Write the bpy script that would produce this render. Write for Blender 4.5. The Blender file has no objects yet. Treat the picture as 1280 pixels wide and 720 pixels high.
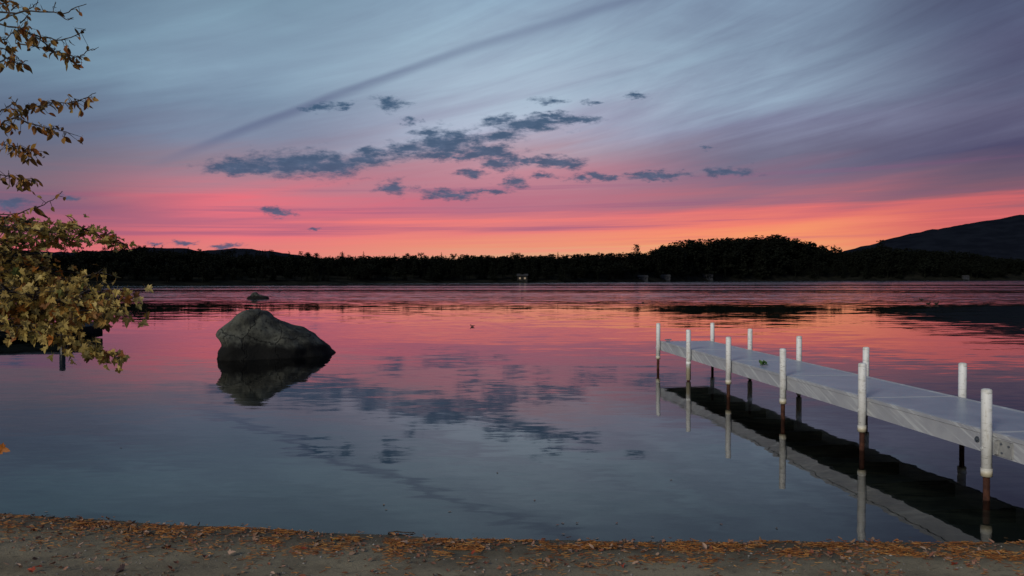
import bpy, bmesh, math, random
from mathutils import Vector, Matrix, noise as mn
random.seed(7)
S = bpy.context.scene
COL = S.collection
R = math.radians
HC = 1.9            # camera height over the water
F = 1004.0          # focal length in photo pixels (1280 wide)
HZ = 347.5          # row of the horizon
PITCH = math.atan((360 - HZ) / F)

# ------------------------------------------------------------------ camera
cam = bpy.data.cameras.new('camera'); cam.sensor_width = 36; cam.lens = F / 1280 * 36
cam.clip_start = 0.05; cam.clip_end = 20000
co = bpy.data.objects.new('camera', cam); COL.objects.link(co)
co.location = (0, 0, HC); co.rotation_euler = (R(90) - PITCH, 0, 0)
S.camera = co
S.view_settings.view_transform = 'Standard'; S.view_settings.look = 'None'
S.view_settings.exposure = 0; S.view_settings.gamma = 1

def ray(px, py):
    v = Vector(((px - 640) / F, 1, -(py - 360) / F))
    return Matrix.Rotation(-PITCH, 3, 'X') @ v
def P(px, py, Y):
    r = ray(px, py); return Vector((0, 0, HC)) + r * (Y / r.y)
def W(px, py, z=0.0):
    r = ray(px, py); return Vector((0, 0, HC)) + r * ((z - HC) / r.z)
def interp(tab, x):
    if x <= tab[0][0]: return tab[0][1]
    for (a, b), (c, d) in zip(tab, tab[1:]):
        if x <= c: return b + (d - b) * (x - a) / (c - a)
    return tab[-1][1]
def lin(c): return tuple(((v / 255) / 12.92 if v / 255 <= .04045 else ((v / 255 + .055) / 1.055) ** 2.4) for v in c)

# ------------------------------------------------------------------ node helpers
class NT:
    def __init__(s, tree): s.t = tree; s.n = tree.nodes; s.l = tree.links
    def new(s, typ, **kw):
        n = s.n.new(typ)
        for k, v in kw.items(): setattr(n, k, v)
        return n
    def put(s, sock, v):
        if isinstance(v, bpy.types.NodeSocket): s.l.new(v, sock)
        elif v is not None: sock.default_value = v
    def m(s, op, a, b=None, c=None, clamp=False):
        n = s.new('ShaderNodeMath', operation=op, use_clamp=clamp)
        for i, v in enumerate((a, b, c)):
            if v is not None: s.put(n.inputs[i], v)
        return n.outputs[0]
    def vm(s, op, a, b=None, out=0):
        n = s.new('ShaderNodeVectorMath', operation=op)
        s.put(n.inputs[0], a)
        if b is not None: s.put(n.inputs[1], b)
        return n.outputs[out]
    def xyz(s, x, y, z=0.0):
        n = s.new('ShaderNodeCombineXYZ')
        for i, v in enumerate((x, y, z)): s.put(n.inputs[i], v)
        return n.outputs[0]
    def sep(s, v):
        n = s.new('ShaderNodeSeparateXYZ'); s.put(n.inputs[0], v); return n.outputs
    def rng(s, v, a, b, c=0.0, d=1.0, smooth=True):
        n = s.new('ShaderNodeMapRange'); n.interpolation_type = 'SMOOTHSTEP' if smooth else 'LINEAR'
        s.put(n.inputs[0], v)
        for i, q in enumerate((a, b, c, d)): s.put(n.inputs[i + 1], q)
        return n.outputs[0]
    def noise(s, v, scale=1.0, detail=4.0, rough=.55, out=0, dist=0.0):
        n = s.new('ShaderNodeTexNoise'); s.put(n.inputs['Vector'], v)
        n.inputs['Scale'].default_value = scale; n.inputs['Detail'].default_value = detail
        n.inputs['Roughness'].default_value = rough; n.inputs['Distortion'].default_value = dist
        return n.outputs[out]
    def mix(s, f, a, b, mode='MIX'):
        n = s.new('ShaderNodeMix', data_type='RGBA', blend_type=mode)
        s.put(n.inputs[0], f)
        for i, v in ((6, a), (7, b)):
            if isinstance(v, tuple) and len(v) == 3: v = v + (1.0,)
            s.put(n.inputs[i], v)
        return n.outputs[2]
    def ramp(s, f, stops, mode='LINEAR'):
        n = s.new('ShaderNodeValToRGB'); s.put(n.inputs[0], f); r = n.color_ramp; r.interpolation = mode
        while len(r.elements) < len(stops): r.elements.new(1.0)
        for e, (p, c) in zip(r.elements, stops):
            e.position = p; e.color = tuple(c)[:3] + (1.0,)
        return n.outputs[0]

# ------------------------------------------------------------------ sky
world = bpy.data.worlds.new('World'); S.world = world; world.use_nodes = True
t = NT(world.node_tree); t.n.clear()
gen = t.new('ShaderNodeTexCoord').outputs['Generated']
dirv = t.vm('NORMALIZE', gen)
dx, dy, dz = t.sep(dirv)
az = t.m('ARCTAN2', dx, dy)
el = t.m('ARCSINE', dz)
el0 = t.m('ABSOLUTE', el)
def azel(px, py):
    v = ray(px, py).normalized(); return math.atan2(v.x, v.y), math.asin(v.z)
# wispy streaks: their slope grows with height over the horizon
sv = t.m('SUBTRACT', t.m('MULTIPLY', t.m('LOGARITHM', t.m('ADD', el0, .06), math.e), .55), t.m('MULTIPLY', az, .50))
streak = t.noise(t.xyz(t.m('MULTIPLY', az, 1.6), t.m('MULTIPLY', sv, 9.0), .3), 1.0, 6, .55)
streak2 = t.noise(t.xyz(t.m('MULTIPLY', az, 4.0), t.m('MULTIPLY', sv, 22.0), 2.3), 1.0, 7, .62, dist=.6)
bands = t.noise(t.xyz(t.m('MULTIPLY', az, 1.3), t.m('MULTIPLY', t.m('SUBTRACT', el0, t.m('MULTIPLY', az, .018)), 75.0), 4.1), 1.0, 5, .6)
lowk = t.rng(el0, .10, .16, 1.0, 0.0)
elp = t.m('ADD', el0, t.m('MULTIPLY', t.m('SUBTRACT', streak, .5), t.rng(el0, .0, .2, .03, .10)))
elp = t.m('ADD', elp, t.m('MULTIPLY', t.m('MULTIPLY', t.m('SUBTRACT', bands, .5), .05), t.m('MULTIPLY', lowk, t.rng(el0, .0, .05, .25, 1.0))))
TOP = .40
colsky = {
 10:  [(0,(92,122,146)),(60,(100,130,153)),(110,(93,114,140)),(150,(86,100,127)),(190,(108,100,130)),(230,(132,98,125)),(258,(125,88,122)),(285,(185,92,118)),(315,(205,95,115)),(340,(200,105,110))],
 300: [(0,(112,141,164)),(80,(121,148,172)),(130,(112,134,160)),(168,(116,128,155)),(200,(152,122,150)),(230,(200,114,140)),(258,(236,108,128)),(276,(196,100,130)),(292,(244,112,125)),(312,(230,122,124)),(340,(225,130,120))],
 640: [(0,(130,157,182)),(60,(143,168,190)),(120,(157,177,198)),(160,(160,166,190)),(190,(182,146,172)),(215,(202,126,152)),(240,(196,110,140)),(264,(186,104,134)),(284,(238,120,124)),(304,(240,142,120)),(318,(230,158,130)),(340,(225,160,130))],
 950: [(0,(112,133,160)),(60,(120,142,167)),(120,(130,150,175)),(160,(118,124,154)),(200,(112,104,142)),(230,(140,98,134)),(252,(180,98,124)),(266,(222,106,116)),(282,(248,124,110)),(300,(252,147,106)),(315,(244,162,112)),(340,(240,165,115))],
 1270:[(0,(74,82,112)),(60,(78,82,113)),(100,(82,88,118)),(140,(88,88,118)),(180,(78,76,108)),(214,(108,80,114)),(240,(136,82,110)),(258,(206,94,106)),(275,(208,92,102)),(300,(232,108,106)),(320,(232,132,110)),(340,(232,135,110))]}
cols = []
for px, tab in colsky.items():
    stops = []
    for y, c in sorted(tab, reverse=True):
        if y < 175: g_ = sum(c) / 3; c = tuple(min(255, (v * .87 + g_ * .13) * 1.085) for v in c)
        if y >= 258: g_ = sum(c) / 3; c = (c[0] * .95 + g_ * .05, c[1] * .95 + g_ * .05 + 5, c[2] * .95 + g_ * .05)
        elif y >= 185: g_ = sum(c) / 3; c = (c[0] * .83 + g_ * .17, c[1] * .83 + g_ * .17 + 6, c[2] * .83 + g_ * .17)
        stops.append((max(0, azel(px, y)[1]) / TOP, lin(c)))
    top = lin(tab[0][1]); stops.append((1.0, tuple(v * .8 for v in top)))
    cols.append((azel(px, 200)[0], t.ramp(t.m('DIVIDE', elp, TOP, clamp=True), stops)))
skyc = cols[0][1]
azw = t.m('ADD', az, t.m('MULTIPLY', t.m('SUBTRACT', streak, .5), .10))
for (a0, _), (a1, c1) in zip(cols, cols[1:]):
    skyc = t.mix(t.rng(azw, a0, a1), skyc, c1)
# light and dark wisps in the high cloud
amp = t.m('MULTIPLY', t.rng(el0, .08, .2), t.rng(az, -.25, .35, .36, .75))
mott = t.noise(t.vm('MULTIPLY', t.xyz(az, t.m('ADD', el0, t.m('MULTIPLY', az, -.25)), 0.7), (3.6, 13.0, 1.0)), 1.0, 7, .62, dist=.8)
wis = t.m('ADD', 1.0, t.m('MULTIPLY', t.m('ADD', t.m('ADD', t.m('MULTIPLY', t.m('SUBTRACT', mott, .5), 1.0), t.m('MULTIPLY', t.m('SUBTRACT', streak, .5), .8)), t.m('MULTIPLY', t.m('SUBTRACT', streak2, .5), 1.0)), amp))
skyc = t.mix(1.0, skyc, t.xyz(t.m('ADD', t.m('MULTIPLY', t.m('SUBTRACT', wis, 1.0), .85), 1.0), wis, t.m('ADD', t.m('MULTIPLY', t.m('SUBTRACT', wis, 1.0), .8), 1.0)), 'MULTIPLY')
# purple bars low over the afterglow
pb = t.m('MULTIPLY', t.rng(bands, .54, .70), t.m('MULTIPLY', t.rng(el0, .03, .06), t.rng(el0, .10, .15, 1.0, 0.0)))
skyc = t.mix(t.m('MULTIPLY', pb, .55), skyc, lin((150, 92, 128)))
lb = t.m('MULTIPLY', t.rng(bands, .46, .30), t.m('MULTIPLY', t.rng(el0, .01, .03), t.rng(el0, .07, .10, 1.0, 0.0)))
skyc = t.mix(t.m('MULTIPLY', lb, .45), skyc, lin((255, 125, 122)))
# long thin dark band of cloud crossing the upper left
def gno(px): return (px - 640) / F
tx = t.m('DIVIDE', dx, t.m('MAXIMUM', dy, .05)); tz = t.m('DIVIDE', dz, t.m('MAXIMUM', dy, .05))
wob = t.m('MULTIPLY', t.m('SUBTRACT', t.noise(t.xyz(t.m('MULTIPLY', tx, 4.0), t.m('MULTIPLY', tz, 4.0), 0), 1, 3), .5), .014)
lx = t.m('SUBTRACT', tx, gno(480))
lineel = t.m('ADD', t.m('ADD', (HZ - 97) / F, t.m('MULTIPLY', lx, .345)), t.m('MULTIPLY', t.m('MULTIPLY', lx, lx), -.10))
ld = t.m('ADD', t.m('SUBTRACT', tz, lineel), wob)
band = t.m('MULTIPLY', t.rng(ld, -.013, .0), t.rng(ld, .0, .008, 1.0, 0.0))
band = t.m('MULTIPLY', band, t.m('MULTIPLY', t.rng(tx, gno(150), gno(330)), t.m('GREATER_THAN', dy, .1)))
band = t.m('MULTIPLY', band, t.rng(streak2, .25, .6, .5, 1.0))
skyc = t.mix(t.m('MULTIPLY', band, .62), skyc, lin((94, 104, 138)))
# small dark cumulus shreds
CL = [(375,206,78,13,0),(300,209,44,8,0),(425,207,36,13,0),(470,190,38,8,.1),(555,181,42,14,0),(605,191,46,8,0),(632,204,22,7,0),
 (640,228,20,6,0),(695,204,34,6,0),(660,156,52,10,.05),(632,150,24,7,.1),(722,150,26,5,.05),(492,236,20,8,0),(565,242,42,5,0),(588,218,24,5,.15),
 (820,221,42,4,.05),(912,215,30,5,0),(350,265,19,4,0),(680,222,20,4,.2),(722,224,14,5,.1),(746,219,16,5,.1),(400,136,18,6,.15),(490,131,22,8,.2),(432,132,16,4,.3),(425,139,16,3,.25),
 (685,130,24,5,.2),(512,152,13,7,.25),(740,130,22,4,.4),(795,120,22,5,.4),(885,186,12,3,.3),(280,309,20,3.5,.1),(232,303,15,3,.1),(200,307,20,2.5,.2),(15,256,30,6,.1),(85,246,20,4,.2),(394,285,10,2,.3),
 (452,200,50,7,.1),(512,186,38,8,.1),(562,197,60,6,.15),(660,204,36,5,.15),(610,172,50,7,.2),(690,146,30,4,.15),(610,240,30,3,.2),(770,219,30,3,.25),(330,213,40,6,.1),(540,170,30,5,.2)]
uv = t.xyz(tx, tz, 0)
cn = t.noise(t.vm('MULTIPLY', uv, (1.0, 2.4, 1.0)), 20.0, 8, .68, out=1)
cn2 = t.noise(t.vm('MULTIPLY', uv, (1.0, 2.6, 1.0)), 42.0, 7, .66)
wv = t.vm('MULTIPLY', t.vm('SUBTRACT', cn, (.5, .5, .5)), (.085, .034, 0))
uvw = t.vm('ADD', uv, wv)
dmin = None
for (px, py, wx, wy, o) in CL:
    d = t.vm('LENGTH', t.vm('MULTIPLY', t.vm('SUBTRACT', uvw, (gno(px), (HZ - py) / F, 0)), (F / (wx * 1.25), F / (wy * 1.45), 0)), out=1)
    if o: d = t.m('ADD', d, o)
    dmin = d if dmin is None else t.m('SMOOTH_MIN', dmin, d, .25)
dmin = t.m('ADD', dmin, t.m('MULTIPLY', t.m('SUBTRACT', cn2, .5), 2.1))
cm = t.m('MULTIPLY', t.rng(dmin, .30, 1.15, .95, 0.0), t.m('GREATER_THAN', dy, .1))
ccol = t.mix(t.rng(tz, .04, .2), lin((84, 88, 118)), lin((56, 86, 116)))
ccol = t.mix(t.rng(cn2, .35, .7, 0, .5), ccol, lin((92, 112, 142)))
skyc = t.mix(cm, skyc, ccol)
# the rest of the sky: darker blue dusk behind the camera and overhead
east = t.ramp(t.m('DIVIDE', el0, 1.571, clamp=True), [(0, lin((70, 72, 100))), (.12, lin((88, 84, 112))), (.3, lin((84, 100, 128))), (1, lin((88, 112, 140)))])
back = t.m('MAXIMUM', t.rng(t.m('ABSOLUTE', az), .8, 2.2), t.rng(el0, .45, 1.2))
skyc = t.mix(back, skyc, east)
# clear dusk air behind the cloud sheet, sun just gone
nish = t.new('ShaderNodeTexSky', sky_type='NISHITA'); nish.sun_disc = False
nish.sun_elevation = R(0.5); nish.sun_rotation = R(8)
bg1 = t.new('ShaderNodeBackground'); t.put(bg1.inputs[0], skyc); bg1.inputs[1].default_value = 1.0
bg2 = t.new('ShaderNodeBackground'); t.put(bg2.inputs[0], nish.outputs[0]); bg2.inputs[1].default_value = .05
mx = t.new('ShaderNodeMixShader'); mx.inputs[0].default_value = .04
t.l.new(bg1.outputs[0], mx.inputs[1]); t.l.new(bg2.outputs[0], mx.inputs[2])
wo = t.new('ShaderNodeOutputWorld'); t.l.new(mx.outputs[0], wo.inputs[0])

# one weak soft sun for the light that reaches the near things from behind the camera
sl = bpy.data.lights.new('sun', 'SUN'); sl.energy = 1.8; sl.angle = R(14); sl.color = (1.0, .93, .80)
so = bpy.data.objects.new('sun', sl); COL.objects.link(so)
so.rotation_euler = Vector((-.52, -.76, .40)).to_track_quat('Z', 'Y').to_euler()
so.location = (-20, -20, 20)

# ------------------------------------------------------------------ materials
def principled(name):
    m = bpy.data.materials.new(name); m.use_nodes = True
    n = NT(m.node_tree); b = m.node_tree.nodes['Principled BSDF']
    return m, n, b
def simple(name, c1, c2, scale=5, rough=.6, bump=.0, bscale=30, stretch=(1, 1, 1), spec=.4, lo=.35, hi=.65, detail=6):
    m, n, b = principled(name)
    o = n.new('ShaderNodeTexCoord').outputs['Object']
    v = n.vm('MULTIPLY', o, stretch)
    f = n.noise(v, scale, detail, .6)
    n.put(b.inputs['Base Color'], n.mix(n.rng(f, lo, hi), c1, c2))
    b.inputs['Roughness'].default_value = rough; b.inputs['Specular IOR Level'].default_value = spec
    if bump:
        bp = n.new('ShaderNodeBump'); bp.inputs['Strength'].default_value = bump; bp.inputs['Distance'].default_value = .02
        n.put(bp.inputs['Height'], n.noise(v, bscale, 5, .6)); n.put(b.inputs['Normal'], bp.outputs[0])
    return m
MAT = {}
# water
m = bpy.data.materials.new('lake_water'); m.use_nodes = True; n = NT(m.node_tree); n.n.clear()
geo = n.new('ShaderNodeNewGeometry').outputs['Position']
wx_, wy_, wz_ = n.sep(geo)
dist = n.m('SQRT', n.m('ADD', n.m('MULTIPLY', wx_, wx_), n.m('MULTIPLY', wy_, wy_)))
patch = n.noise(n.xyz(n.m('MULTIPLY', wx_, .006), n.m('MULTIPLY', wy_, .045), 0), 1, 3, .55)
calm = n.noise(n.xyz(n.m('MULTIPLY', wx_, .0022), n.m('MULTIPLY', n.m('LOGARITHM', n.m('MAXIMUM', wy_, 2.0), math.e), 7.0), 5), 1, 2, .5)
shift = n.m('ADD', wy_, n.m('ADD', n.m('MULTIPLY', n.m('SUBTRACT', patch, .5), 14.0), n.m('MULTIPLY', wx_, .06)))
far = n.rng(shift, 52, 74)
far = n.m('MULTIPLY', far, n.rng(calm, .33, .48, .05, 1.0))
# two long slicks out on the lake
for yy, wd in ((118, 9), (212, 22)):
    sd = n.m('ABSOLUTE', n.m('SUBTRACT', n.m('ADD', wy_, n.m('MULTIPLY', n.m('SUBTRACT', patch, .5), wd * 1.2)), yy))
    far = n.m('MULTIPLY', far, n.rng(sd, wd * .4, wd, .05, 1.0))
r1 = n.noise(n.xyz(n.m('MULTIPLY', wx_, .9), n.m('MULTIPLY', wy_, 3.2), 0), 1, 3, .5, out=1)
r2 = n.noise(n.xyz(n.m('MULTIPLY', wx_, .22), n.m('MULTIPLY', wy_, .9), 7), 1, 3, .5, out=1)
r3 = n.noise(n.xyz(n.m('MULTIPLY', wx_, .05), n.m('MULTIPLY', wy_, .3), 3), 1, 2, .5, out=1)
c0 = (.5, .5, .5)
near_a = n.m('MULTIPLY', n.rng(patch, .35, .65, .5, 1.5), n.rng(wy_, 5, 22, .020, .030))
a1 = n.m('ADD', near_a, n.m('MULTIPLY', far, .44))
a2 = n.m('ADD', n.m('MULTIPLY', near_a, .8), n.m('MULTIPLY', far, .34))
def scale3(v, a, k): return n.vm('MULTIPLY', n.vm('SUBTRACT', v, c0), n.xyz(n.m('MULTIPLY', a, k), a, 0.0))
r0 = n.noise(n.xyz(n.m('MULTIPLY', wx_, 2.6), n.m('MULTIPLY', wy_, 7.5), 11), 1, 2, .5, out=1)
pert = n.vm('ADD', scale3(r1, a1, .45), scale3(r2, a2, .45))
pert = n.vm('ADD', pert, scale3(r0, n.rng(wy_, 30, 14, 0.0, .022), .5))
pert = n.vm('ADD', pert, scale3(r3, n.m('MULTIPLY', n.rng(wy_, 30, 120), .012), .3))
nor = n.vm('NORMALIZE', n.vm('ADD', n.vm('MULTIPLY', pert, (1, 1, 0)), (0, 0, 1)))
fr = n.new('ShaderNodeFresnel'); fr.inputs[0].default_value = 1.333; n.put(fr.inputs[1], nor)
gl = n.new('ShaderNodeBsdfGlossy'); gl.inputs['Color'].default_value = (1, 1, 1, 1); n.put(gl.inputs['Roughness'], n.m('ADD', n.m('MULTIPLY', n.rng(wy_, 6, 12), n.rng(wy_, 45, 25, .012, .032)), n.m('MULTIPLY', far, .09)))
n.put(gl.inputs['Normal'], nor)
tr = n.new('ShaderNodeBsdfTransparent'); tr.inputs[0].default_value = (.74, .78, .70, 1)
ms = n.new('ShaderNodeMixShader'); n.put(ms.inputs[0], fr.outputs[0]); n.l.new(tr.outputs[0], ms.inputs[1]); n.l.new(gl.outputs[0], ms.inputs[2])
n.l.new(ms.outputs[0], n.new('ShaderNodeOutputMaterial').inputs[0])
MAT['water'] = m
# ground: sand above the water, dark silt below
m, n, b = principled('sand_and_lake_bed')
geo = n.new('ShaderNodeNewGeometry').outputs['Position']; gx, gy, gz = n.sep(geo)
f0 = n.noise(geo, 1.3, 5, .6); f1 = n.noise(geo, 3.0, 6, .6); f2 = n.noise(geo, 90, 4, .7); f3 = n.noise(geo, 320, 3, .7)
sand = n.mix(n.rng(f2, .3, .7), (.28, .225, .130), (.50, .405, .24))
sand = n.mix(n.rng(f3, .35, .7), sand, (.30, .265, .20)); sand = n.mix(n.rng(f3, .42, .25), sand, (.05, .045, .035))
sand = n.mix(n.rng(f0, .42, .62, .0, .45), sand, (.10, .082, .055)); sand = n.mix(n.rng(n.noise(geo, 14, 5, .7), .52, .70, 0, .6), sand, (.075, .055, .035))
wet = n.m('ADD', gz, n.m('MULTIPLY', n.m('SUBTRACT', f1, .5), .05))
sand = n.mix(n.rng(wet, .005, .075, .72, 0.0), sand, (.055, .045, .032))
bed = n.mix(n.rng(n.m('ADD', n.m('MULTIPLY', f1, .5), n.m('MULTIPLY', n.noise(n.vm('MULTIPLY', geo, (2.5, 8, 1)), 1.0, 5, .65), .5)), .40, .60), (.060, .048, .030), (.24, .19, .12))
sand = n.mix(n.rng(gz, -.01, -.09), sand, bed)
n.put(b.inputs['Base Color'], sand); b.inputs['Roughness'].default_value = .85; b.inputs['Specular IOR Level'].default_value = .2
bp = n.new('ShaderNodeBump'); bp.inputs['Strength'].default_value = .9; bp.inputs['Distance'].default_value = .012
n.put(bp.inputs['Height'], n.m('ADD', n.noise(geo, 40, 6, .7), n.m('MULTIPLY', f3, .4))); n.put(b.inputs['Normal'], bp.outputs[0])
MAT['ground'] = m
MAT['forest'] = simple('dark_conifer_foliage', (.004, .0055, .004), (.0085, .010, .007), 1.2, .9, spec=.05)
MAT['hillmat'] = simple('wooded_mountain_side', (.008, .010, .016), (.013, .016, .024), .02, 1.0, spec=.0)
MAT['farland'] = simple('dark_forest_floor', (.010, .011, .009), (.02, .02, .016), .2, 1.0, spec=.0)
# boulder
m, n, b = principled('boulder_granite')
oc = n.new('ShaderNodeTexCoord').outputs['Object']; ox, oy, oz = n.sep(oc)
q1 = n.noise(oc, 2.2, 7, .65); q2 = n.noise(oc, 11, 6, .65)
gc = n.mix(n.rng(q1, .3, .7), (.030, .031, .027), (.115, .118, .098)); gc = n.mix(n.rng(q2, .5, .72), gc, (.014, .014, .013))
gc = n.mix(n.rng(q2, .42, .3), gc, (.085, .09, .072))
wl = n.m('ADD', oz, n.m('MULTIPLY', n.m('SUBTRACT', q1, .5), .55))
gc = n.mix(n.rng(wl, .46, .24), gc, (.010, .010, .0095))
n.put(b.inputs['Base Color'], gc); vr = n.new('ShaderNodeTexVoronoi', feature='DISTANCE_TO_EDGE'); vr.inputs['Scale'].default_value = 1.1
n.put(vr.inputs['Vector'], n.vm('ADD', oc, n.vm('MULTIPLY', n.noise(oc, 2.5, 5, .6, out=1), (.5, .5, .5))))
ck = n.rng(vr.outputs[0], .0, .022)
gc = n.mix(ck, n.mix(.6, gc, (.010, .010, .009)), gc); n.put(b.inputs['Base Color'], gc)
b.inputs['Roughness'].default_value = .85; b.inputs['Specular IOR Level'].default_value = .15
bp = n.new('ShaderNodeBump'); bp.inputs['Strength'].default_value = .8; bp.inputs['Distance'].default_value = .04
n.put(bp.inputs['Height'], n.m('ADD', n.noise(oc, 7, 8, .65), ck)); n.put(b.inputs['Normal'], bp.outputs[0]); MAT['rock'] = m
# dock
MAT['deck'] = simple('grey_composite_deck', (.27, .31, .37), (.33, .37, .43), 3, .36, .08, 60, spec=.5)
m, n, b = principled('white_painted_dock_board')
oc = n.new('ShaderNodeTexCoord').outputs['Object']; ox, oy, oz = n.sep(oc)
sk = n.noise(n.xyz(n.m('MULTIPLY', n.m('SUBTRACT', oy, n.m('MULTIPLY', oz, 2.6)), 11.0), n.m('MULTIPLY', n.m('ADD', oy, n.m('MULTIPLY', oz, 2.0)), .5), n.m('MULTIPLY', oz, .8)), 1, 4, .6)
sd = n.noise(oc, 4, 5, .6)
bc = n.mix(n.rng(sd, .35, .7), (.38, .39, .42), (.45, .46, .48)); bc = n.mix(n.rng(sk, .54, .62), bc, (.56, .58, .59)); bc = n.mix(n.rng(sk, .42, .3), bc, (.36, .37, .385))
n.put(b.inputs['Base Color'], bc); b.inputs['Roughness'].default_value = .5; MAT['board'] = m
m, n, b = principled('white_plastic_sleeve')
oc = n.new('ShaderNodeTexCoord').outputs['Object']; ox, oy, oz = n.sep(oc)
s1 = n.noise(n.xyz(n.m('MULTIPLY', ox, 14), n.m('MULTIPLY', oy, 14), n.m('MULTIPLY', oz, 55)), 1, 4, .7); s2 = n.noise(oc, 9, 5, .6)
oi = n.new('ShaderNodeObjectInfo').outputs['Random']
sc_ = n.mix(n.rng(s1, .55, .68), (.84, .85, .84), (.50, .50, .47)); sc_ = n.mix(n.rng(s2, .48, .75), sc_, (.55, .54, .48)); sc_ = n.mix(n.rng(n.noise(n.xyz(n.m('ADD', n.m('MULTIPLY', ox, 30), n.m('MULTIPLY', oi, 50)), n.m('MULTIPLY', oy, 30), n.m('MULTIPLY', oz, 5)), 1, 4, .6), .58, .72), sc_, (.60, .58, .52))
sc_ = n.mix(n.rng(oz, .30, .22), sc_, (.52, .47, .34))
n.put(b.inputs['Base Color'], sc_); b.inputs['Roughness'].default_value = .45; MAT['sleeve'] = m
MAT['rust'] = simple('rusty_iron_pipe', (.040, .016, .011), (.09, .036, .022), 14, .8, .4, 60, spec=.2)
MAT['bracket'] = simple('galvanised_bracket', (.55, .56, .56), (.72, .72, .70), 9, .45, .1, 40)
MAT['bolt'] = simple('dark_bolt_steel', (.10, .13, .17), (.22, .25, .30), 20, .4, spec=.6)
MAT['under'] = simple('weathered_joist_wood', (.06, .05, .04), (.12, .10, .08), 5, .9, stretch=(6, 1, 6))
# leaves
def leafmat(name, stops, island=False, rough=.55, trans=.25):
    m, n, b = principled(name)
    r = n.new('ShaderNodeNewGeometry').outputs['Random Per Island'] if island else n.new('ShaderNodeObjectInfo').outputs['Random']
    c = n.ramp(r, stops)
    oc = n.new('ShaderNodeTexCoord').outputs['Object']
    q = n.noise(oc, 45, 4, .6)
    c = n.mix(n.rng(q, .5, .75, 0, .6), c, (.10, .055, .02))
    n.put(b.inputs['Base Color'], c); b.inputs['Roughness'].default_value = rough; b.inputs['Specular IOR Level'].default_value = .25
    tl = n.new('ShaderNodeBsdfTranslucent'); n.put(tl.inputs[0], c)
    mxs = n.new('ShaderNodeMixShader'); mxs.inputs[0].default_value = trans
    n.l.new(b.outputs[0], mxs.inputs[1]); n.l.new(tl.outputs[0], mxs.inputs[2])
    n.l.new(mxs.outputs[0], n.n['Material Output'].inputs[0])
    return m
MST = [(0, (.12, .07, .025)), (.14, (.20, .17, .05)), (.25, (.50, .37, .10)), (.45, (.60, .45, .15)), (.56, (.32, .22, .06)), (.68, (.62, .49, .19)), (.78, (.50, .30, .06)), (.90, (.22, .09, .03)), (.95, (.50, .17, .03)), (1, (.13, .19, .05))]
BST = [(0, (.12, .075, .025)), (.25, (.24, .11, .03)), (.45, (.40, .23, .05)), (.65, (.30, .09, .025)), (.85, (.16, .12, .04)), (1, (.46, .30, .08))]
MAT['maple'] = leafmat('maple_leaf', MST); MAT['maple_mass'] = leafmat('maple_foliage', MST, True)
MAT['birch'] = leafmat('birch_leaf', BST); MAT['birch_mass'] = leafmat('birch_foliage', BST, True)
MAT['bark'] = simple('grey_brown_bark', (.05, .042, .036), (.11, .095, .08), 8, .9, .6, 25, stretch=(3, 3, .7))
MAT['twig'] = simple('dark_twig', (.035, .026, .022), (.06, .045, .04), 30, .8)
LIT = [(0, (.10, .035, .012)), (.2, (.22, .07, .018)), (.35, (.42, .17, .04)), (.5, (.10, .035, .015)), (.65, (.19, .065, .018)), (.8, (.50, .26, .08)), (.88, (.04, .02, .013)), (1, (.28, .16, .07))]
MAT['needles'] = leafmat('fallen_pine_needles', LIT, True, .8, .05)
LIT2 = [(0, (.16, .05, .03)), (.2, (.30, .17, .12)), (.4, (.22, .06, .03)), (.55, (.32, .21, .15)), (.7, (.12, .07, .04)), (.85, (.36, .25, .19)), (1, (.28, .13, .05))]
MAT['litter'] = leafmat('dead_leaf_litter', LIT2, True, .8, .05)
MAT['deadleaf'] = leafmat('fallen_leaf', LIT2, False, .7, .05)
def leafcol(name, c): return leafmat(name, [(0, c), (1, tuple(v * 1.15 for v in c))], False, .7, .08)
MAT['lf_pink'] = leafcol('pale_pink_dead_leaf', (.38, .26, .20)); MAT['lf_brown'] = leafcol('brown_dead_leaf', (.13, .06, .03))
MAT['lf_red'] = leafcol('red_dead_leaf', (.30, .055, .03)); MAT['lf_yellow'] = leafcol('yellow_dead_leaf', (.60, .36, .03)); MAT['lf_orange'] = leafcol('orange_dead_leaf', (.42, .15, .03))
MAT['lf_green'] = leafcol('green_sprig_leaf', (.07, .15, .04))
MAT['pebble'] = simple('beach_pebble', (.14, .13, .12), (.34, .31, .28), 30, .8)
MAT['duck'] = simple('duck_feathers', (.018, .014, .010), (.045, .034, .024), 20, .8)
MAT['hull'] = simple('dark_boat_hull', (.006, .007, .010), (.010, .012, .018), 4, .35)
MAT['cover'] = simple('navy_boat_cover', (.006, .009, .018), (.011, .016, .030), 6, .8, .3, 8)
MAT['shrub'] = simple('dark_shrub_leaves', (.012, .016, .008), (.03, .034, .016), 5, .8)
MAT['wallp'] = simple('pale_cottage_wall', (.022, .025, .031), (.036, .039, .046), .8, .8)
MAT['walld'] = simple('dark_cottage_wall', (.008, .008, .008), (.014, .013, .012), .8, .8)
MAT['roof'] = simple('dark_shingle_roof', (.02, .02, .022), (.035, .035, .038), 2, .9)
MAT['glass'] = simple('dark_window_glass', (.01, .012, .016), (.02, .022, .03), 1, .1)
m, n, b = principled('lit_window'); b.inputs['Base Color'].default_value = (.4, .3, .2, 1)
b.inputs['Emission Color'].default_value = (1, .82, .6, 1); b.inputs['Emission Strength'].default_value = .03; MAT['litwin'] = m

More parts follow.
